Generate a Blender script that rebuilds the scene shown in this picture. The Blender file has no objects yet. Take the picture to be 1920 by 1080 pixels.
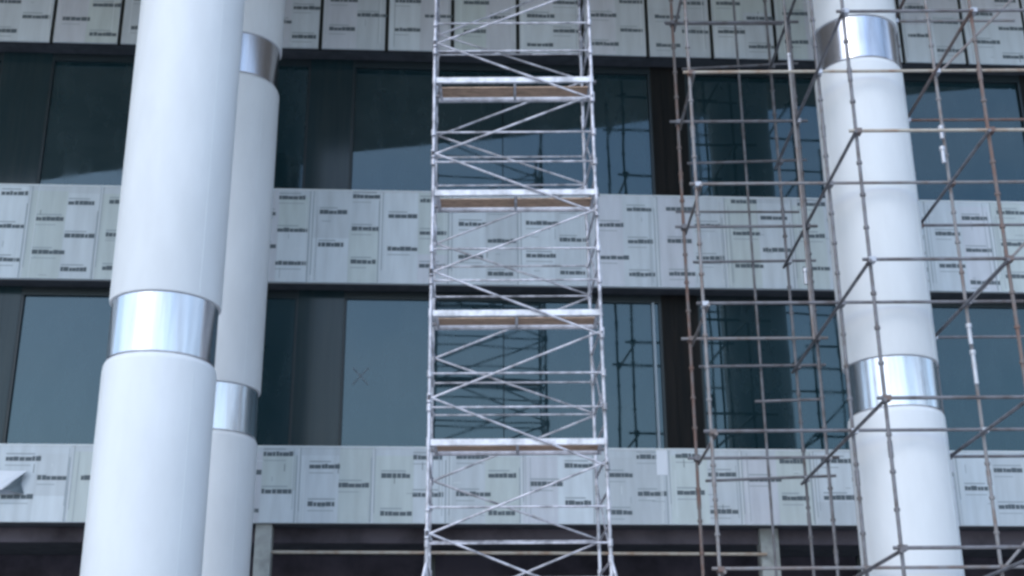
import bpy, bmesh, math, random
from mathutils import Vector, Matrix
random.seed(7)
SC = bpy.context.scene
COL = SC.collection
R = math.radians

# ------------------------------------------------------------------ camera
F = 2465.0                      # focal length in pixels of a 1920 wide picture
TH = R(20.3)                    # pitch up
RHO = 0.0063                    # roll
EYE = 1.6
cam_d = bpy.data.cameras.new('camera')
cam = bpy.data.objects.new('camera', cam_d)
COL.objects.link(cam)
cam_d.sensor_width = 36.0
cam_d.lens = F / 1920.0 * 36.0
cam_d.clip_start = 0.1
cam_d.clip_end = 3000
cam.matrix_world = Matrix.Translation((0, 0, EYE)) @ Matrix.Rotation(R(90) + TH, 4, 'X') @ Matrix.Rotation(-RHO, 4, 'Z')
SC.camera = cam

# ------------------------------------------------------------------ sky, sun, exposure
w = bpy.data.worlds.new('World')
SC.world = w
w.use_nodes = True
nt = w.node_tree
nt.nodes.clear()
out = nt.nodes.new('ShaderNodeOutputWorld')
bg = nt.nodes.new('ShaderNodeBackground')
sky = nt.nodes.new('ShaderNodeTexSky')
sky.sky_type = 'NISHITA'
sky.sun_disc = False
SUN_EL, SUN_AZ = R(42), R(210)
sky.sun_elevation = SUN_EL
sky.sun_rotation = SUN_AZ
sky.air_density = 1.3
sky.dust_density = 0.8
sky.ozone_density = 2.6
bg.inputs['Strength'].default_value = 0.15
wtc = nt.nodes.new('ShaderNodeTexCoord')
wmp = nt.nodes.new('ShaderNodeMapping'); wmp.inputs['Scale'].default_value = (1, 1, 2.6)
wnz = nt.nodes.new('ShaderNodeTexNoise'); wnz.inputs['Scale'].default_value = 2.3; wnz.inputs['Detail'].default_value = 7; wnz.inputs['Roughness'].default_value = 0.55
wcr = nt.nodes.new('ShaderNodeValToRGB')
wcr.color_ramp.elements[0].position = 0.42; wcr.color_ramp.elements[0].color = (0, 0, 0, 1)
wcr.color_ramp.elements[1].position = 0.72; wcr.color_ramp.elements[1].color = (0.45, 0.45, 0.45, 1)
wmx = nt.nodes.new('ShaderNodeMixRGB')
wmx.inputs[2].default_value = (6.8, 7.5, 8.4, 1)
nt.links.new(wtc.outputs['Generated'], wmp.inputs[0]); nt.links.new(wmp.outputs[0], wnz.inputs['Vector'])
nt.links.new(wnz.outputs['Fac'], wcr.inputs[0]); nt.links.new(wcr.outputs[0], wmx.inputs[0])
nt.links.new(sky.outputs[0], wmx.inputs[1])
nt.links.new(wmx.outputs[0], bg.inputs[0])
nt.links.new(bg.outputs[0], out.inputs[0])
sd = bpy.data.lights.new('sun', 'SUN')
sd.energy = 0.5
sd.angle = R(26)
sd.color = (1.0, 0.98, 0.955)
sun = bpy.data.objects.new('sun', sd)
COL.objects.link(sun)
to_sun = Vector((math.sin(SUN_AZ) * math.cos(SUN_EL), math.cos(SUN_AZ) * math.cos(SUN_EL), math.sin(SUN_EL)))
sun.rotation_euler = to_sun.to_track_quat('Z', 'Y').to_euler()
SC.view_settings.view_transform = 'Standard'
SC.view_settings.look = 'None'
SC.view_settings.exposure = 0.84
SC.view_settings.gamma = 1.0
SC.render.engine = 'CYCLES'
SC.cycles.pixel_filter_type = 'BLACKMAN_HARRIS'
SC.cycles.filter_width = 2.9

# ------------------------------------------------------------------ helpers
def ray(px, py):
    x = (px - 960) / F
    y = (540 - py) / F
    xr = x * math.cos(RHO) + y * math.sin(RHO)
    yr = -x * math.sin(RHO) + y * math.cos(RHO)
    return Vector((xr, math.cos(TH) - yr * math.sin(TH), math.sin(TH) + yr * math.cos(TH)))

def at(px, py, Y):
    """Point of the scene at distance Y from the camera plane that was measured at this place of the photograph."""
    d = ray(px, py)
    return Vector((0, 0, EYE)) + d * (Y / d.y)

def link(name, bm, mats, parent=None, smooth=False):
    me = bpy.data.meshes.new(name)
    bmesh.ops.recalc_face_normals(bm, faces=bm.faces)
    bm.to_mesh(me)
    bm.free()
    for m in (mats if isinstance(mats, (list, tuple)) else [mats]):
        me.materials.append(m)
    if smooth:
        for p in me.polygons:
            p.use_smooth = True
        try:
            me.set_sharp_from_angle(angle=R(40))
        except Exception:
            pass
    o = bpy.data.objects.new(name, me)
    COL.objects.link(o)
    o.parent = parent
    return o

def empty(name, loc, rz, label, cat, group=None):
    o = bpy.data.objects.new(name, None)
    COL.objects.link(o)
    o.location = loc
    o.rotation_euler = (0, 0, rz)
    o['label'] = label
    o['category'] = cat
    o['kind'] = 'thing'
    if group:
        o['group'] = group
    return o

def box(bm, x0, x1, y0, y1, z0, z1, mi=0):
    vs = [bm.verts.new(c) for c in ((x0,y0,z0),(x1,y0,z0),(x1,y1,z0),(x0,y1,z0),(x0,y0,z1),(x1,y0,z1),(x1,y1,z1),(x0,y1,z1))]
    for f in ((0,3,2,1),(4,5,6,7),(0,1,5,4),(1,2,6,5),(2,3,7,6),(3,0,4,7)):
        fc = bm.faces.new([vs[i] for i in f])
        fc.material_index = mi

def tube(bm, a, b, r, seg=12, mi=0, r2=None):
    a, b = Vector(a), Vector(b)
    r2 = r if r2 is None else r2
    d = (b - a).normalized()
    u = d.cross(Vector((0, 0, 1)))
    if u.length < 1e-3:
        u = Vector((1, 0, 0))
    u.normalize()
    v = d.cross(u)
    ra, rb = [], []
    for i in range(seg):
        t = 2 * math.pi * i / seg
        o = u * math.cos(t) + v * math.sin(t)
        ra.append(bm.verts.new(a + o * r))
        rb.append(bm.verts.new(b + o * r2))
    for i in range(seg):
        j = (i + 1) % seg
        bm.faces.new((ra[i], ra[j], rb[j], rb[i])).material_index = mi
    bm.faces.new(ra[::-1]).material_index = mi
    bm.faces.new(rb).material_index = mi

def lathe(bm, prof, seg=72, mi=0):
    rings = []
    for r, z in prof:
        rings.append([bm.verts.new((r * math.cos(2*math.pi*i/seg), r * math.sin(2*math.pi*i/seg), z)) for i in range(seg)])
    for k in range(len(rings) - 1):
        for i in range(seg):
            j = (i + 1) % seg
            bm.faces.new((rings[k][i], rings[k][j], rings[k+1][j], rings[k+1][i])).material_index = mi
    bm.faces.new(rings[0][::-1]).material_index = mi
    bm.faces.new(rings[-1]).material_index = mi

# ------------------------------------------------------------------ materials
def mat(name, col, rough=0.5, metal=0.0, spec=0.5, ior=None, var=0.0, scale=4.0, stretch=(1, 1, 1), bump=0.0, col2=None, rough_var=0.0, mixlo=0.4, mixhi=0.65):
    m = bpy.data.materials.new(name)
    m.use_nodes = True
    t = m.node_tree
    b = t.nodes['Principled BSDF']
    b.inputs['Base Color'].default_value = (*col, 1)
    b.inputs['Roughness'].default_value = rough
    b.inputs['Metallic'].default_value = metal
    b.inputs['Specular IOR Level'].default_value = spec
    if ior:
        b.inputs['IOR'].default_value = ior
    if var or col2 or bump or rough_var:
        tc = t.nodes.new('ShaderNodeTexCoord')
        mp = t.nodes.new('ShaderNodeMapping')
        mp.inputs['Scale'].default_value = stretch
        nz = t.nodes.new('ShaderNodeTexNoise')
        nz.inputs['Scale'].default_value = scale
        nz.inputs['Detail'].default_value = 6
        nz.inputs['Roughness'].default_value = 0.6
        t.links.new(tc.outputs['Object'], mp.inputs['Vector'])
        t.links.new(mp.outputs[0], nz.inputs['Vector'])
        cr = t.nodes.new('ShaderNodeValToRGB')
        cr.color_ramp.elements[0].position = mixlo
        cr.color_ramp.elements[1].position = mixhi
        c2 = col2 if col2 else tuple(c * (1 - var) for c in col)
        c1 = tuple(min(1, c * (1 + var * 0.5)) for c in col)
        cr.color_ramp.elements[0].color = (*c1, 1)
        cr.color_ramp.elements[1].color = (*c2, 1)
        t.links.new(nz.outputs['Fac'], cr.inputs[0])
        t.links.new(cr.outputs[0], b.inputs['Base Color'])
        if rough_var:
            mr = t.nodes.new('ShaderNodeMapRange')
            mr.inputs['To Min'].default_value = max(0.02, rough - rough_var)
            mr.inputs['To Max'].default_value = rough + rough_var
            t.links.new(nz.outputs['Fac'], mr.inputs['Value'])
            t.links.new(mr.outputs[0], b.inputs['Roughness'])
        if bump:
            bp = t.nodes.new('ShaderNodeBump')
            bp.inputs['Strength'].default_value = bump
            bp.inputs['Distance'].default_value = 0.02
            t.links.new(nz.outputs['Fac'], bp.inputs['Height'])
            t.links.new(bp.outputs[0], b.inputs['Normal'])
    return m

M = {}
M['ground'] = mat('dusty_ground', (0.44, 0.43, 0.42), 0.9, var=0.35, scale=0.4, bump=0.4)
M['white_panel'] = mat('column_white_cladding', (0.70, 0.73, 0.775), 0.55, spec=0.35, var=0.045, scale=1.6, stretch=(1.2, 1.2, 0.4))
M['white_panel'].node_tree.nodes['Principled BSDF'].inputs['Coat Weight'].default_value = 0.0
M['steel'] = mat('polished_steel', (0.68, 0.67, 0.70), 0.22, metal=1.0, var=0.16, rough_var=0.09, scale=3, stretch=(2.2, 2.2, 0.15))
M['alu'] = mat('scaffold_aluminium', (0.50, 0.50, 0.56), 0.45, metal=0.4, var=0.5, scale=5)
M['beam'] = mat('platform_beam', (0.64, 0.65, 0.71), 0.45, metal=0.2, var=0.35, scale=5)
M['ply'] = mat('plywood', (0.52, 0.36, 0.26), 0.7, var=0.4, scale=6, stretch=(1, 6, 1))
M['galv'] = mat('galvanised_tube', (0.155, 0.155, 0.175), 0.55, metal=0.2, var=0.4, scale=5, col2=(0.10, 0.085, 0.085), mixlo=0.45, mixhi=0.7)
M['rust'] = mat('rusty_tube', (0.17, 0.15, 0.15), 0.7, metal=0.1, scale=4, col2=(0.17, 0.105, 0.09), mixlo=0.4, mixhi=0.6)
M['midgrey'] = mat('weathered_tube', (0.24, 0.235, 0.25), 0.55, metal=0.2, scale=4, col2=(0.19, 0.15, 0.14), mixlo=0.45, mixhi=0.65)
M['pale'] = mat('pale_painted_tube', (0.44, 0.40, 0.35), 0.5, metal=0.1, scale=4, col2=(0.34, 0.24, 0.18), mixlo=0.45, mixhi=0.65)
M['bright'] = mat('bright_coupling', (0.50, 0.51, 0.56), 0.35, metal=0.4, var=0.1)
M['pier'] = mat('dark_pier_cladding', (0.010, 0.023, 0.029), 0.12, spec=0.4, ior=1.45, var=0.5, scale=2, stretch=(6, 6, 0.3), col2=(0.020, 0.036, 0.042))
M['pierdull'] = mat('bare_dark_pier', (0.008, 0.009, 0.010), 0.6, spec=0.08, var=0.5, scale=2, stretch=(6, 6, 0.3), col2=(0.017, 0.016, 0.016))
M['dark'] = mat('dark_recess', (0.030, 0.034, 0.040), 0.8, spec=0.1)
M['soffit'] = mat('dark_soffit', (0.08, 0.09, 0.105), 0.8, spec=0.15, var=0.2)
M['canopy'] = mat('canopy_soffit', (0.50, 0.45, 0.39), 0.8, spec=0.1, var=0.3, scale=0.5)
M['frame'] = mat('dark_window_frame', (0.018, 0.028, 0.035), 0.3, spec=0.35)
M['mullion'] = mat('aluminium_mullion', (0.22, 0.26, 0.30), 0.4, metal=0.4)
M['seal'] = mat('pale_sealant', (0.64, 0.69, 0.73), 0.7)
M['gap'] = mat('open_joint', (0.035, 0.037, 0.035), 0.9, spec=0.0)
M['print'] = mat('film_print', (0.115, 0.14, 0.16), 0.7, spec=0.1)
M['printfaint'] = mat('faint_film_print', (0.32, 0.37, 0.41), 0.7, spec=0.1)
M['doorpost'] = mat('pale_stone_post', (0.33, 0.35, 0.35), 0.6, var=0.3, scale=3)
M['inside'] = mat('ground_floor_inside', (0.10, 0.09, 0.11), 0.8, spec=0.1, var=0.5, scale=0.8)
M['filmwhite'] = mat('bare_white_panel', (0.70, 0.74, 0.82), 0.4)
M['filmback'] = mat('film_underside', (0.14, 0.18, 0.21), 0.6)
M['wall'] = mat('rendered_wall', (0.35, 0.35, 0.34), 0.8, var=0.2)

# protective film: strips of slightly different tint, soft wrinkles and faint vertical streaks
def film(name, col):
    m = bpy.data.materials.new(name)
    m.use_nodes = True
    t = m.node_tree
    b = t.nodes['Principled BSDF']
    b.inputs['Roughness'].default_value = 0.42
    b.inputs['Specular IOR Level'].default_value = 0.35
    oi = t.nodes.new('ShaderNodeObjectInfo')
    tc = t.nodes.new('ShaderNodeTexCoord')
    mp = t.nodes.new('ShaderNodeMapping'); mp.inputs['Scale'].default_value = (5, 1, 0.7)
    nz = t.nodes.new('ShaderNodeTexNoise'); nz.inputs['Scale'].default_value = 1.3; nz.inputs['Detail'].default_value = 6
    mr = t.nodes.new('ShaderNodeMapRange'); mr.inputs['From Min'].default_value = 0.3; mr.inputs['From Max'].default_value = 0.7
    mr.inputs['To Min'].default_value = 0.90; mr.inputs['To Max'].default_value = 1.07
    m2 = t.nodes.new('ShaderNodeMapRange'); m2.inputs['To Min'].default_value = 0.93; m2.inputs['To Max'].default_value = 1.05
    mm = t.nodes.new('ShaderNodeMath'); mm.operation = 'MULTIPLY'
    mx = t.nodes.new('ShaderNodeMixRGB'); mx.blend_type = 'MULTIPLY'; mx.inputs[0].default_value = 1
    mx.inputs[1].default_value = (*col, 1)
    t.links.new(oi.outputs['Random'], m2.inputs['Value'])
    t.links.new(tc.outputs['Object'], mp.inputs[0]); t.links.new(mp.outputs[0], nz.inputs['Vector'])
    t.links.new(nz.outputs['Fac'], mr.inputs['Value'])
    t.links.new(mr.outputs[0], mm.inputs[0]); t.links.new(m2.outputs[0], mm.inputs[1])
    t.links.new(mm.outputs[0], mx.inputs[2])
    t.links.new(mx.outputs[0], b.inputs['Base Color'])
    bp = t.nodes.new('ShaderNodeBump'); bp.inputs['Strength'].default_value = 0.35; bp.inputs['Distance'].default_value = 0.03
    nz2 = t.nodes.new('ShaderNodeTexNoise'); nz2.inputs['Scale'].default_value = 2.6; nz2.inputs['Detail'].default_value = 3
    t.links.new(tc.outputs['Object'], nz2.inputs['Vector']); t.links.new(nz2.outputs['Fac'], bp.inputs['Height']); t.links.new(bp.outputs[0], b.inputs['Normal'])
    return m
M['film'] = film('protective_film', (0.52, 0.575, 0.63))
FILMS = [M['film'], film('greenish_film', (0.51, 0.575, 0.59)), film('lavender_film', (0.54, 0.57, 0.635)), film('grey_film', (0.50, 0.55, 0.60)), film('pale_film', (0.58, 0.64, 0.70))]

# coated glass: dark body, strong reflection, slightly uneven
m = bpy.data.materials.new('tinted_glass')
m.use_nodes = True
t = m.node_tree
b = t.nodes['Principled BSDF']
b.inputs['Base Color'].default_value = (0.010, 0.026, 0.034, 1)
b.inputs['Roughness'].default_value = 0.03
b.inputs['IOR'].default_value = 1.78
b.inputs['Specular Tint'].default_value = (0.70, 0.90, 1.0, 1)
tc = t.nodes.new('ShaderNodeTexCoord')
nz = t.nodes.new('ShaderNodeTexNoise'); nz.inputs['Scale'].default_value = 0.55; nz.inputs['Detail'].default_value = 1.5
bp = t.nodes.new('ShaderNodeBump'); bp.inputs['Strength'].default_value = 0.35; bp.inputs['Distance'].default_value = 0.02
t.links.new(tc.outputs['Object'], nz.inputs['Vector']); t.links.new(nz.outputs['Fac'], bp.inputs['Height']); t.links.new(bp.outputs[0], b.inputs['Normal'])
dn = t.nodes.new('ShaderNodeTexNoise'); dn.inputs['Scale'].default_value = 1.1; dn.inputs['Detail'].default_value = 8; dn.inputs['Roughness'].default_value = 0.65
dm = t.nodes.new('ShaderNodeMapping'); dm.inputs['Scale'].default_value = (2.0, 1, 0.8)
dc = t.nodes.new('ShaderNodeValToRGB')
dc.color_ramp.elements[0].position = 0.40; dc.color_ramp.elements[0].color = (0.007, 0.023, 0.030, 1)
dc.color_ramp.elements[1].position = 0.75; dc.color_ramp.elements[1].color = (0.018, 0.036, 0.044, 1)
t.links.new(tc.outputs['Object'], dm.inputs[0]); t.links.new(dm.outputs[0], dn.inputs['Vector'])
t.links.new(dn.outputs['Fac'], dc.inputs[0]); t.links.new(dc.outputs[0], b.inputs['Base Color'])
rm_ = t.nodes.new('ShaderNodeMapRange'); rm_.inputs['From Min'].default_value = 0.4; rm_.inputs['From Max'].default_value = 0.8
rm_.inputs['To Min'].default_value = 0.02; rm_.inputs['To Max'].default_value = 0.09
t.links.new(dn.outputs['Fac'], rm_.inputs['Value']); t.links.new(rm_.outputs[0], b.inputs['Roughness'])
M['glass'] = m

# ------------------------------------------------------------------ ground
bm = bmesh.new()
n = 12
S = 600
vs = [[bm.verts.new((-S + 2*S*i/n, -S + 2*S*j/n, 0)) for j in range(n+1)] for i in range(n+1)]
for i in range(n):
    for j in range(n):
        bm.faces.new((vs[i][j], vs[i+1][j], vs[i+1][j+1], vs[i][j+1]))
g = link('ground', bm, M['ground'])
g['kind'] = 'structure'

# ------------------------------------------------------------------ building
PHI = 0.058
Y0 = 23.0
B = empty('office_building', (0, Y0, 0), PHI, 'unfinished glass building with three film covered panel bands', 'building')
BI = (Matrix.Translation((0, Y0, 0)) @ Matrix.Rotation(PHI, 4, 'Z')).inverted()
def fac(px, py, y=0.0):
    """Point on the facade (building coordinates) at depth y."""
    o = BI @ Vector((0, 0, EYE))
    d = BI.to_3x3() @ ray(px, py)
    return o + d * ((y - o.y) / d.y)

ZL0, ZL1 = fac(960, 983).z, fac(960, 843).z
ZM0, ZM1 = fac(960, 536).z, fac(960, 366).z
ZT0, ZT1 = fac(960, 101).z, 18.1
XL, XR = -21.0, 21.0
REC = 0.42                       # glazing set back behind the bands
PW = 1.308
JX = -2.47

def panel_band(z0, z1, open_joint, seed):
    rnd = random.Random(seed)
    gap = 0.075 if open_joint else 0.026
    for k in range(-8, 10):
        x0 = JX + PW * k + gap / 2
        x1 = JX + PW * (k + 1) - gap / 2
        dx, dy = (rnd.uniform(-.003, .003) for _ in range(2))
        bm = bmesh.new()
        box(bm, x0, x1, -0.045 + dy, 0.0 if open_joint else -0.0365, z0, z1, 0)
        yf = -0.045 + dy
        # two strips of film side by side on the sheet, some of them patched
        xm = x0 + (x1 - x0) * (0.52 + rnd.uniform(-.03, .03))
        for (sa, sb) in ((x0 + .012, xm - .004), (xm + .004, x1 - .012)):
            zc_ = z0 + .01
            top = z1 - rnd.choice((.01, .01, .10, .14))
            cut = z0 + (min(z1, z0 + 2.2) - z0) * rnd.uniform(.3, .7)
            if rnd.random() < 0.45:
                box(bm, sa, sb, yf - 0.0012, yf - 0.0004, zc_, cut - .004, 4 + rnd.randrange(5))
                box(bm, sa, sb, yf - 0.0012, yf - 0.0004, cut + .004, top, 4 + rnd.randrange(5))
            else:
                box(bm, sa, sb, yf - 0.0012, yf - 0.0004, zc_, top, 4 + rnd.randrange(5))
        # the printed marks of the film: two staggered rows of short dark lines of illegible type
        ph = rnd.uniform(0, 0.66)
        step = 0.665
        for c, (fx, half) in enumerate(((0.30, 0.0), (0.745, 0.5))):
            cx = x0 + (x1 - x0) * (fx + rnd.uniform(-.03, .03))
            z = z0 + 0.12 + ((ph + half * step) % step)
            wd = rnd.uniform(0.43, 0.52)
            while z < min(z1, z0 + 2.6) - 0.08:
                x = cx - wd / 2
                while x < cx + wd / 2:
                    lw = rnd.choice((0.05, 0.07, 0.09, 0.11))
                    h = rnd.choice((0.070, 0.078, 0.086))
                    box(bm, x, x + lw, yf - 0.0030, yf - 0.0014, z, z + h, 1)
                    x += lw + rnd.choice((0.005, 0.007, 0.012))
                if rnd.random() < 0.75:
                    box(bm, cx - wd / 2, cx + wd * rnd.uniform(.2, .5), yf - 0.0030, yf - 0.0014, z + 0.115, z + 0.138, 2)
                if rnd.random() < 0.6:
                    box(bm, cx - wd / 2, cx + wd * rnd.uniform(.1, .5), yf - 0.0030, yf - 0.0014, z - 0.085, z - 0.07, 2)
                z += step
        if not open_joint:
            box(bm, x1 - 0.030, x1 - 0.013, yf - 0.0034, yf - 0.0014, z0 + .01, z1 - rnd.uniform(.01, .5), 2)
            box(bm, x0 + 0.013, x0 + 0.026, yf - 0.0034, yf - 0.0014, z0 + rnd.uniform(.01, .5), z1 - .01, 2)
        # creases and small torn bits
        for q in range(rnd.randrange(2, 6)):
            xe = rnd.uniform(x0 + .08, x1 - .14)
            ze = rnd.uniform(z0 + .05, min(z1, z0 + 2.3) - .15)
            if rnd.random() < .5:
                box(bm, xe, xe + .011, yf - 0.0040, yf - 0.0014, ze, ze + rnd.uniform(.05, .22), rnd.choice((1, 2, 3)))
            else:
                box(bm, xe, xe + rnd.uniform(.05, .25), yf - 0.0040, yf - 0.0014, ze, ze + .012, rnd.choice((2, 2, 3)))
        # overlap edges of the film sheets
        for q in range(rnd.choice((2, 3, 4))):
            xe = rnd.choice((x0 + rnd.uniform(.03, .14), x1 - rnd.uniform(.03, .14)))
            box(bm, xe, xe + 0.010, yf - 0.0034, yf - 0.0014, z0 + rnd.uniform(0, .3), z1 - rnd.uniform(0, .4), rnd.choice((2, 3, 3)))
        link('cladding_panel', bm, [M['film'], M['print'], M['printfaint'], M['seal']] + FILMS, B)
    bm = bmesh.new()
    box(bm, XL, XR, 0.002 if open_joint else -0.036, 0.05, z0 + 0.004, z1 - 0.004)
    link('joint_backing', bm, M['gap'] if open_joint else M['seal'], B)
    # beyond the counted sheets
    bm = bmesh.new()
    box(bm, XL, JX - 8 * PW - .02, -0.045, -0.0365, z0, z1)
    link('end_cladding', bm, M['film'], B)
    bm = bmesh.new()
    box(bm, JX + 10 * PW + .02, XR, -0.045, -0.0365, z0, z1)
    link('end_cladding', bm, M['film'], B)

panel_band(ZL0, ZL1, False, 11)
panel_band(ZM0, ZM1, False, 23)
panel_band(ZT0, ZT1, True, 31)

# slab edges behind the bands: soffits
for z0, z1 in ((ZL0, ZL1), (ZM0, ZM1), (ZT0, ZT1)):
    bm = bmesh.new()
    box(bm, XL, XR, 0.052, 9.0, z0 + 0.006, z1 - 0.006)
    link('floor_slab', bm, M['soffit'], B)
    bm = bmesh.new()
    box(bm, XL, XR, -0.055, 0.05, z1 + 0.001, z1 + 0.03)
    link('sill_flashing', bm, M['seal'], B)

# glazing: bays between dark piers
piers = [(-10.02, -9.08), (-3.98, -3.14), (2.86, 3.56), (10.55, 11.35), (-16.3, -15.4), (15.6, 16.5)]
piers.sort()
for zi, (z0, z1) in enumerate(((ZL1, ZM0), (ZM1, ZT0))):
    for (a, c) in piers:
        bm = bmesh.new()
        box(bm, a, c, REC - 0.03, REC + 0.6, z0 - 0.002, z1 + 0.002)
        for q in range(1, 3):
            xx = a + (c - a) * q / 3
            box(bm, xx - .008, xx + .008, REC - 0.036, REC - 0.03, z0, z1)
        link('pier', bm, M['pierdull'] if a > 0 else M['pier'], B)
    edges = [XL + .2] + [v for p in piers for v in p] + [XR - .2]
    for i in range(0, len(edges), 2):
        a, c = edges[i], edges[i + 1]
        bm = bmesh.new()
        fw = 0.05
        box(bm, a, c, REC - 0.02, REC + 0.08, z1 - 0.16, z1)          # head
        box(bm, a, c, REC - 0.02, REC + 0.08, z0, z0 + 0.07)          # sill
        box(bm, a, a + fw, REC - 0.02, REC + 0.08, z0 + 0.07, z1 - 0.16)
        box(bm, c - fw, c, REC - 0.02, REC + 0.08, z0 + 0.07, z1 - 0.16)
        win = link('window', bm, M['frame'], B)
        nb = max(1, round((c - a) / 2.9))
        wd = (c - a - 2 * fw) / nb
        rnd = random.Random(i * 7 + zi)
        for j in range(nb):
            p0, p1 = a + fw + wd * j + 0.008, a + fw + wd * (j + 1) - 0.008
            bm = bmesh.new()
            box(bm, p0, p1, 0, 0.02, z0 + 0.07, z1 - 0.16)
            pa = link('pane', bm, M['glass'], win)
            pa.location.y = REC + 0.02
            pa.rotation_euler = (rnd.uniform(-.0018, .0018), 0, 0)
            cx = (p0 + p1) / 2
            ang = rnd.uniform(-.0025, .0025)
            pa.rotation_euler.z = ang
            pa.location.y -= cx * math.sin(ang)
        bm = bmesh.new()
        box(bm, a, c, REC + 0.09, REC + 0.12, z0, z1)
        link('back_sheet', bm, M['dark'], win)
# tape cross on one pane
c_ = fac(676, 705, REC)
bm = bmesh.new()
for sg in (-1, 1):
    tube(bm, (c_.x - .14, REC + .012, c_.z - .16 * sg), (c_.x + .14, REC + .012, c_.z + .16 * sg), 0.011, 6)
o = link('tape_cross', bm, M['mullion'], B)
# the pale mullion left of the middle pier on the lower glazed floor
bm = bmesh.new()
x = 2.70
box(bm, x - 0.025, x + 0.025, REC - 0.05, REC + 0.015, ZL1 + 0.071, ZM0 - 0.161)
link('mullion', bm, M['mullion'], B)

# ground floor: deep dark opening behind two pale posts and a rail
bm = bmesh.new()
box(bm, XL, XR, 3.6, 3.8, 0.0, ZL0)
link('ground_floor_wall', bm, M['inside'], B)
bm = bmesh.new()
box(bm, XL, XR, 0.46, 0.56, ZL0 - 0.26, ZL0)
link('door_head', bm, M['inside'], B)
for pxa, pxb, yy in ((476, 507, 0.06), (1428, 1462, 0.30)):
    a, c = fac(pxa, 1040, yy), fac(pxb, 1040, yy)
    bm = bmesh.new()
    box(bm, a.x, c.x, yy, yy + 0.3, 0, ZL0 - 0.002)
    link('door_post', bm, M['doorpost'], B)
pr0, pr1 = fac(508, 1035, 0.15), fac(1440, 1036, 0.15)
bm = bmesh.new()
tube(bm, (pr0.x, 0.15, pr0.z), (pr1.x, 0.24, pr0.z), 0.03)
link('rail', bm, M['pale'], B, smooth=True)
bm = bmesh.new()
for xx in (-12.5, -7.6, -1.4, 1.9, 6.6, 11.8):
    box(bm, xx - .04, xx + .04, 1.6, 1.7, 0, ZL0 - 0.27)
box(bm, -14, 14, 1.6, 1.7, ZL0 - 0.9, ZL0 - 0.84)
link('shopfront_frame', bm, M['frame'], B)
# side and back walls
bm = bmesh.new()
box(bm, XL - .3, XL, 0, 9.0, 0, ZT1); box(bm, XR, XR + .3, 0, 9.0, 0, ZT1); box(bm, XL, XR, 9.0, 9.3, 0, ZT1)
link('outer_wall', bm, M['wall'], B)

# canopy over the columns
def loc(x, y):
    v = BI @ Vector((x, y, 0)); return (v.x, v.y)
ZC = 17.55
pts = [loc(-22.0, 8.0), loc(-9.0, 12.4), loc(0, 15.2), loc(10, 18.6), loc(20.5, 22.2), (20.5, -0.06), (-21.5, -0.06)]
bm = bmesh.new()
lo = [bm.verts.new((p[0], p[1], ZC)) for p in pts]
hi = [bm.verts.new((p[0], p[1], ZC + 1.1)) for p in pts]
bm.faces.new(lo); bm.faces.new(hi[::-1])
for i in range(len(pts)):
    j = (i + 1) % len(pts)
    bm.faces.new((lo[i], hi[i], hi[j], lo[j]))
link('canopy', bm, M['canopy'], B)
bm = bmesh.new()
box(bm, XL - .3, XR + .3, 0.0, 9.3, ZC + 1.15, ZC + 1.6)
link('roof', bm, M['wall'], B)

# bare strip where the film is gone
p = fac(1229, 846); q = fac(1252, 892)
bm = bmesh.new()
box(bm, p.x, q.x, -0.0535, -0.0505, q.z, ZL1 - .004)
o = link('bare_strip', bm, M['filmwhite'], B)
o['label'] = 'bright bare strip of panel without film'
# film flap peeling off the lower band at far left
def quad(bm, pts, mi):
    bm.faces.new([bm.verts.new(p) for p in pts]).material_index = mi
def fp(px, py, y): return fac(px, py, y)
bm = bmesh.new()
def sheet(p00, p10, p11, p01, bulge, mi, n=8):
    g = []
    for a_ in range(n + 1):
        u = a_ / n
        row = []
        for c_ in range(n + 1):
            v = c_ / n
            p = (p00 * (1 - u) + p10 * u) * (1 - v) + (p01 * (1 - u) + p11 * u) * v
            p = p + Vector((0, -bulge * math.sin(math.pi * u) * (0.4 + 0.6 * v) + 0.012 * math.sin(9 * u + 5 * v), 0.01 * math.sin(7 * u)))
            row.append(bm.verts.new(p))
        g.append(row)
    for a_ in range(n):
        for c_ in range(n):
            bm.faces.new((g[a_][c_], g[a_+1][c_], g[a_+1][c_+1], g[a_][c_+1])).material_index = mi
sheet(fp(-26, 884, -.06), fp(53, 882, -.14), fp(3, 918, -.30), fp(-26, 926, -.10), .06, 0)
sheet(fp(50, 884, -.12), fp(37, 903, -.09), fp(44, 926, -.07), fp(6, 918, -.28), .03, 1)
fl = link('peeling_film', bm, [M['filmwhite'], M['filmback']], B)
fl['label'] = 'torn flap of film peeling off the panel'
sm = fl.modifiers.new('thickness', 'SOLIDIFY'); sm.thickness = 0.004

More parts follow.
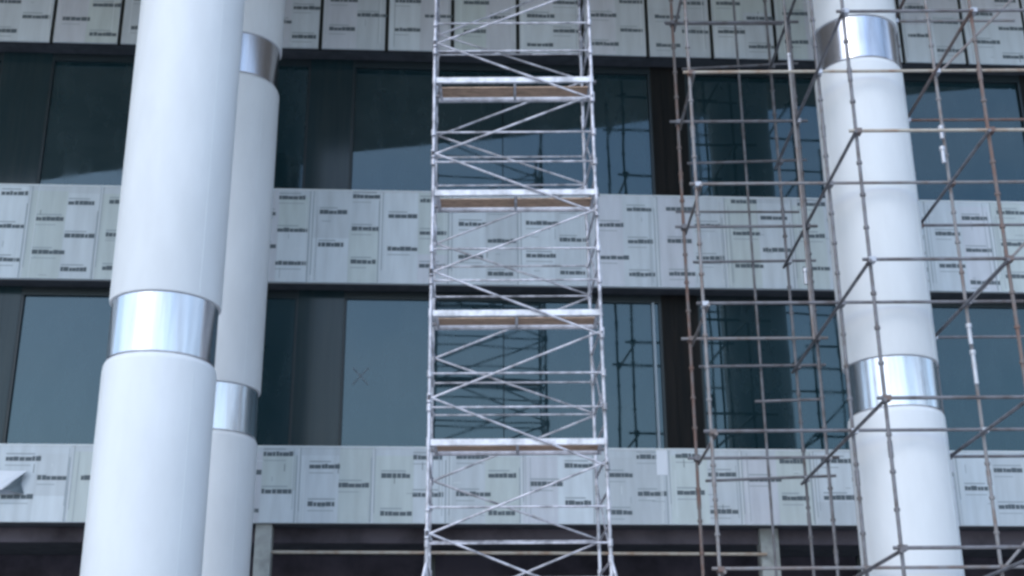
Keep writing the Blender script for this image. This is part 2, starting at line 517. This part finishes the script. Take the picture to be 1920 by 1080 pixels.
# ------------------------------------------------------------------ columns
def column(px, py_ring, D, r, label, zc_ring, spacing=5.92, hr=0.78):
    c = at(px, py_ring, D)
    E = empty('round_pillar', (c.x, c.y, 0), 0, label, 'pillar', 'white round columns in front of the facade')
    rings = [zc_ring - spacing, zc_ring, zc_ring + spacing]
    edges = [0.0]
    for zr in rings:
        edges += [zr - hr / 2, zr + hr / 2]
    edges.append(ZC - 0.003)
    for i in range(0, len(edges), 2):
        z0, z1 = edges[i], edges[i + 1]
        if z1 - z0 < 0.05:
            continue
        bm = bmesh.new()
        rr = 0.10
        prof = [(r - 0.03, z0), (r - 0.008, z0 + 0.004), (r, z0 + 0.02)]
        prof.append((r, z1 - rr * 1.1))
        for k in range(1, 7):
            t_ = k / 6 * math.pi / 2
            prof.append((r - rr * 0.75 * (1 - math.cos(t_)), z1 - rr * 1.1 + rr * 1.1 * math.sin(t_)))
        lathe(bm, prof, 96)
        s = link('shaft', bm, M['white_panel'], E, smooth=True)
        # panel seams down the shaft
        for sa in (200, 320, 80):
            bm = bmesh.new()
            a = R(sa)
            cx, cy = math.cos(a) * (r + .0005), math.sin(a) * (r + .0005)
            tube(bm, (cx, cy, z0 + .03), (cx, cy, z1 - rr * 1.3), 0.004, 6)
            link('seam', bm, M['seal'], s)
    for zr in rings:
        bm = bmesh.new()
        lathe(bm, [(r - .045, zr - hr / 2 + .001), (r - .035, zr - hr / 2 + 0.012), (r - .035, zr + hr / 2 - .012), (r - .045, zr + hr / 2 - .001)], 96)
        link('steel_ring', bm, M['steel'], E, smooth=True)
    return E

ZR = 7.16
column(309, 600, 16.95, 0.745, 'thick white column nearest to the camera at far left', at(309, 598, 16.2).z, hr=0.83)
column(402, 760, 20.75, 0.73, 'white column half hidden behind the nearest left column', at(402, 757, 20.02).z, spacing=6.36)
column(1671, 710, 19.65, 0.725, 'white column on the right wrapped by tube scaffolding', at(1671, 711, 18.93).z)

# ------------------------------------------------------------------ rolling aluminium tower
FY, BY = 18.1, 19.45
pl, prr = at(806, 700, FY), at(1133, 700, FY)
XA, XB = pl.x, prr.x
T = empty('scaffold_tower', ((XA + XB) / 2, (FY + BY) / 2, 0), 0, 'tall narrow aluminium scaffold tower with plank platforms and zigzag braces', 'scaffold')
ox, oy = (XA + XB) / 2, (FY + BY) / 2
def TL(x, y, z):
    # the right hand legs lean in a little
    u = x - ox
    return Vector((u * (1 - 0.0075 * (z - 5.5)) if u > 0 else u, y - oy, z))
P0 = 0.28
PITCH = 1.922
plats = [5.985 + PITCH * k for k in range(-1, 5)]
XBL, XBR = at(811, 700, BY).x, at(1113, 700, BY).x
nl = 8
zb = 5.985 - 3 * PITCH + 0.02
corner = {('l', 'f'): (XA, FY), ('r', 'f'): (XB, FY), ('l', 'b'): (XBL, BY), ('r', 'b'): (XBR, BY)}
rp = 0.0255
rt = random.Random(5)
for k in range(nl):
    z0 = zb + PITCH * k
    z1 = z0 + PITCH
    for s in 'lr':
        bm = bmesh.new()
        (fx, fy), (bx, by) = corner[(s, 'f')], corner[(s, 'b')]
        j = [rt.uniform(-.006, .006) for _ in range(4)]
        for (cx, cy) in ((fx, fy), (bx, by)):
            tube(bm, TL(cx + j[0], cy, z0), TL(cx + j[1], cy, z1), rp, 14)
            tube(bm, TL(cx + j[1], cy, z1 - .07), TL(cx + j[1], cy, z1 + .05), rp * 1.25, 14)
        for q in range(4):
            zz = z0 + 0.24 + q * 0.48
            tube(bm, TL(fx, fy, zz), TL(bx, by, zz), 0.018, 10)
        tube(bm, TL(fx, fy + .03, z0 + .3), TL(bx, by - .03, z0 + 1.6), 0.014, 8)
        link('end_frame', bm, M['alu'], T, smooth=True)

def hook(bm, p, d):
    tube(bm, p - Vector((0, 0, .05)), p + Vector((0, 0, .05)), 0.036, 10)

def brace(a, b_, r=0.0175, name='diagonal_brace'):
    bm = bmesh.new()
    tube(bm, a, b_, r, 12)
    hook(bm, a, 0); hook(bm, b_, 0)
    link(name, bm, M['alu'], T, smooth=True)

for P in plats:
    for dz in (0.5, 1.0):
        brace(TL(XA, FY - .035, P + dz), TL(XB, FY - .035, P + dz), 0.0165, 'guard_rail')
    for dz in (0.76, 1.27):
        brace(TL(XBL, BY + .035, P + dz), TL(XBR, BY + .035, P + dz), 0.0165, 'guard_rail')
    # front zigzag
    brace(TL(XA, FY - .05, P + 0.65), TL(XB, FY - .05, P - 0.36))
    brace(TL(XA, FY - .05, P + 0.62), TL(XB, FY - .05, P + PITCH - 0.30))
    brace(TL(XBL, BY + .05, P - 0.26), TL(XBR, BY + .05, P + .74))
    brace(TL(XBL, BY + .05, P + PITCH - 0.24), TL(XBR, BY + .05, P + .78))
    # platform
    bm = bmesh.new()
    bh = 0.088
    box(bm, XA - ox + .03, XB - ox - .03, FY - oy - .02, FY - oy + .03, P - bh / 2, P + bh / 2)
    box(bm, XA - ox + .03, XB - ox - .03, FY - oy + .60, FY - oy + .64, P - bh / 2, P + bh / 2)
    for e_ in range(3):
        xx = XA - ox + .06 + (XB - XA - .16) * e_ / 2
        box(bm, xx, xx + .04, FY - oy + .03, FY - oy + .60, P - .045, P - .005)
    pf = link('platform', bm, M['beam'], T)
    bm = bmesh.new()
    box(bm, XA - ox + .05, XB - ox - .05, FY - oy + .24, FY - oy + .55, P + .0, P + .018)
    link('deck_board', bm, M['ply'], pf)
    for xx in (XA - ox + .03, XB - ox - .03):
        bm = bmesh.new()
        box(bm, xx - .05, xx + .05, FY - oy + .08, FY - oy + .13, P - .01, P + .035)
        box(bm, xx - .05, xx + .05, FY - oy + .50, FY - oy + .55, P - .01, P + .035)
        link('hook', bm, M['galv'], pf)
# lower horizontal of the base lift and outriggers
outr = [((XA, FY), (-0.75, -1.2)), ((XB, FY), (0.95, -0.9)), ((XBL, BY), (-0.6, 1.0)), ((XBR, BY), (0.8, 0.9))]
for (cx, cy), (dx, dy) in outr:
    bm = bmesh.new()
    top = TL(cx, cy, 4.35)
    foot = TL(cx + dx, cy + dy, 0.06)
    tube(bm, top, foot, 0.024, 12)
    tube(bm, TL(cx, cy, 1.2), foot + (top - foot) * 0.25, 0.018, 10)
    hook(bm, top, 0)
    o = link('outrigger', bm, M['alu'], T, smooth=True)
    bm = bmesh.new()
    tube(bm, foot - Vector((0, 0, .06)), foot + Vector((0, 0, .0)), 0.07, 16)
    link('foot_pad', bm, M['dark'], o)
for (cx, cy) in corner.values():
    bm = bmesh.new()
    tube(bm, TL(cx, cy, zb + .02), TL(cx, cy, 0.16), 0.02, 10)
    tube(bm, TL(cx - .025, cy + .05, 0.1), TL(cx + .025, cy + .05, 0.1), 0.1, 20)
    link('caster', bm, M['dark'], T, smooth=True)

# ------------------------------------------------------------------ tube scaffolding round the right column
PY = [17.0, 18.8, 20.5, 22.1]
x1 = at(1660, 748, PY[0]).x
x0 = at(1335, 820, PY[1]).x
x2 = at(1890, 490, PY[0]).x
x3 = x2 + 1.95
lifts = [at(1660, 748, PY[0]).z + 1.985 * k for k in range(-2, 6)]
W = empty('tube_scaffolding', (x1, PY[1], 0), 0, 'rusty grey tube scaffolding built around the right hand column', 'scaffold')
def WL(x, y, z): return Vector((x - x1, y - PY[1], z))
rs = 0.0265
zt = lifts[-1] + 0.6
rnd = random.Random(3)
mats = [M['galv'], M['rust'], M['pale']]
def wtube(name, a, b_, mt, r=rs, couple=()):
    bm = bmesh.new()
    tube(bm, a, b_, r, 14)
    o = link(name, bm, mt, W, smooth=True)
    return o
posts = {}
def post(ix, x, ip, mt, z0=0.0, z1=None, lean=0.0):
    y = PY[ip] if isinstance(ip, int) else ip
    z1 = zt if z1 is None else z1
    bm = bmesh.new()
    ln = rnd.uniform(-.02, .02) + lean
    ztop = z0
    # tubes joined end on end with sleeves
    n_ = 3
    for q in range(n_):
        a = z0 + (z1 - z0) * q / n_
        c = z0 + (z1 - z0) * (q + 1) / n_
        tube(bm, WL(x + ln * q * .4, y, a), WL(x + ln * (q + 1) * .4, y, c), rs, 14)
        tube(bm, WL(x + ln * (q + 1) * .4, y, c - .12), WL(x + ln * (q + 1) * .4, y, c + .10), rs * 1.3, 14)
    for zz in lifts:
        for dz in (0.5, 1.0, 1.5):
            if z0 < zz + dz < z1 - .1:
                q_ = (zz + dz - z0) / (z1 - z0) * n_ * ln * .4
                tube(bm, WL(x + q_, y, zz + dz - .02), WL(x + q_, y, zz + dz + .02), rs * 1.55, 12)
    link('standard', bm, mt, W, smooth=True)
    for zz in lifts:
        if z0 < zz < z1 - .2:
            bm = bmesh.new()
            tube(bm, WL(x, y, zz - .045), WL(x, y, zz + .045), rs * 1.9, 12)
            box(bm, x - x1 - .035, x - x1 + .06, y - PY[1] - .085, y - PY[1] + .06, zz - .035, zz + .035)
            link('coupler', bm, rnd.choice([M['galv'], M['rust'], M['bright']]), W)
G, RU, PA, MG = M['galv'], M['rust'], M['pale'], M['midgrey']
post('1', x1, 0, G)
post('1', x1, 1, G)
post('1', x1, 2, G, z1=lifts[6])
post('1', x1, 3, G)
post('0', x0, 1, MG)
post('0', x0, 2, RU)
post('2', x2, 0, RU)
post('2', x2, 1, MG)
post('2', x2, 2, G)
post('3', x3, 0, G)
post('3', x3, 1, G)
for li, z in enumerate(lifts):
    rm = lambda: rnd.choice([G, G, MG, RU])
    # front plane: from the front post to the right
    wtube('ledger', WL(x1 - .12, PY[0] - .05, z), WL(x3 + .2, PY[0] - .05, z), PA if li == 4 else G, rs * .95)
    wtube('ledger', WL(x0 - (.12 if li != 0 else .1), PY[1] - .05, z + .01), WL(x3 + .2, PY[1] - .05, z + .01), PA if li == 5 else (MG if li in (1, 4) else G), rs * .95)
    cxa = x1 + .16
    wtube('ledger', WL(x0 - .15, PY[2] - .05, z), WL(cxa + .02, PY[2] - .05, z), rm(), rs * .95)
    wtube('ledger', WL(x2 - .15, PY[2] - .05, z), WL(x3 + .2, PY[2] - .05, z), rm(), rs * .95)
    if li in (2, 3, 4, 5, 6):
        wtube('ledger', WL(x0 + .35, PY[3] - .05, z + rnd.uniform(-.05, .01)), WL(x1 + 0.5, PY[3] - .05, z + rnd.uniform(0, .08)), G, rs * .95)
    # transoms running back towards the facade
    wtube('transom', WL(x1 - .045, PY[0] - .15, z - .05), WL(x1 - .045, PY[3] + .15, z - .05), G, rs)
    wtube('transom', WL(x0 + .045, PY[1] - .15, z - .05), WL(x0 + .045, PY[2] + .15, z - .05), MG, rs * .9)
    wtube('transom', WL(x2 - .045, PY[0] - .15, z - .05), WL(x2 - .045, PY[2] + .2, z - .05), RU if li > 4 else G, rs)
for li in range(1, 7):
    z = lifts[li]
    # guard rails half way up some lifts, doubled tubes and face braces on the back planes
    if li == 2:
        wtube('ledger', WL(x0 + 1.0, PY[2] + .06, z + .95), WL(x1 + .05, PY[2] + .06, z + .98), G, rs * .85)
    if li in (4, 6):
        wtube('ledger', WL(x0 + .1, PY[3] + .05, z + 1.02), WL(x1 + .3, PY[3] + .05, z + 1.0), G, rs * .85)
    if li % 2:
        wtube('brace', WL(x2 + .05, PY[1] + .07, z), WL(x3, PY[1] + .07, z + 1.9), MG, rs * .85)
wtube('standard', WL(x1 - .62, PY[3] + .04, 0), WL(x1 - .62, PY[3] + .04, zt), G, rs * .9)
# odd post with bright couplings, closer to the facade
xe = at(1480, 120, 19.9).x
bm = bmesh.new()
tube(bm, WL(xe, 19.9, lifts[3] - .2), WL(xe, 19.9, zt), rs, 14)
link('standard', bm, MG, W, smooth=True)
for (px, py, D, h) in ((1480, 120, 19.9, .34), (1510, 520, 19.9, .25), (1768, 292, 18.7, .26), (1818, 628, 18.7, .30), (1827, 690, 18.7, .5), (1765, 250, 18.7, .2)):
    c = at(px, py, D)
    bm = bmesh.new()
    tube(bm, WL(c.x, c.y - .01, c.z - h / 2), WL(c.x, c.y - .01, c.z + h / 2), rs * 1.22, 14)
    tube(bm, WL(c.x, c.y - .01, c.z + h / 2 - .04), WL(c.x, c.y - .01, c.z + h / 2 + .02), rs * 1.7, 14)
    link('spigot', bm, M['bright'], W, smooth=True)
for (x, ip) in ((x1, 0), (x1, 1), (x1, 2), (x1, 3), (x0, 1), (x0, 2), (x2, 0), (x2, 1), (x2, 2)):
    bm = bmesh.new()
    box(bm, x - x1 - .08, x - x1 + .08, PY[ip] - PY[1] - .08, PY[ip] - PY[1] + .08, 0.002, 0.012)
    link('base_plate', bm, G, W)
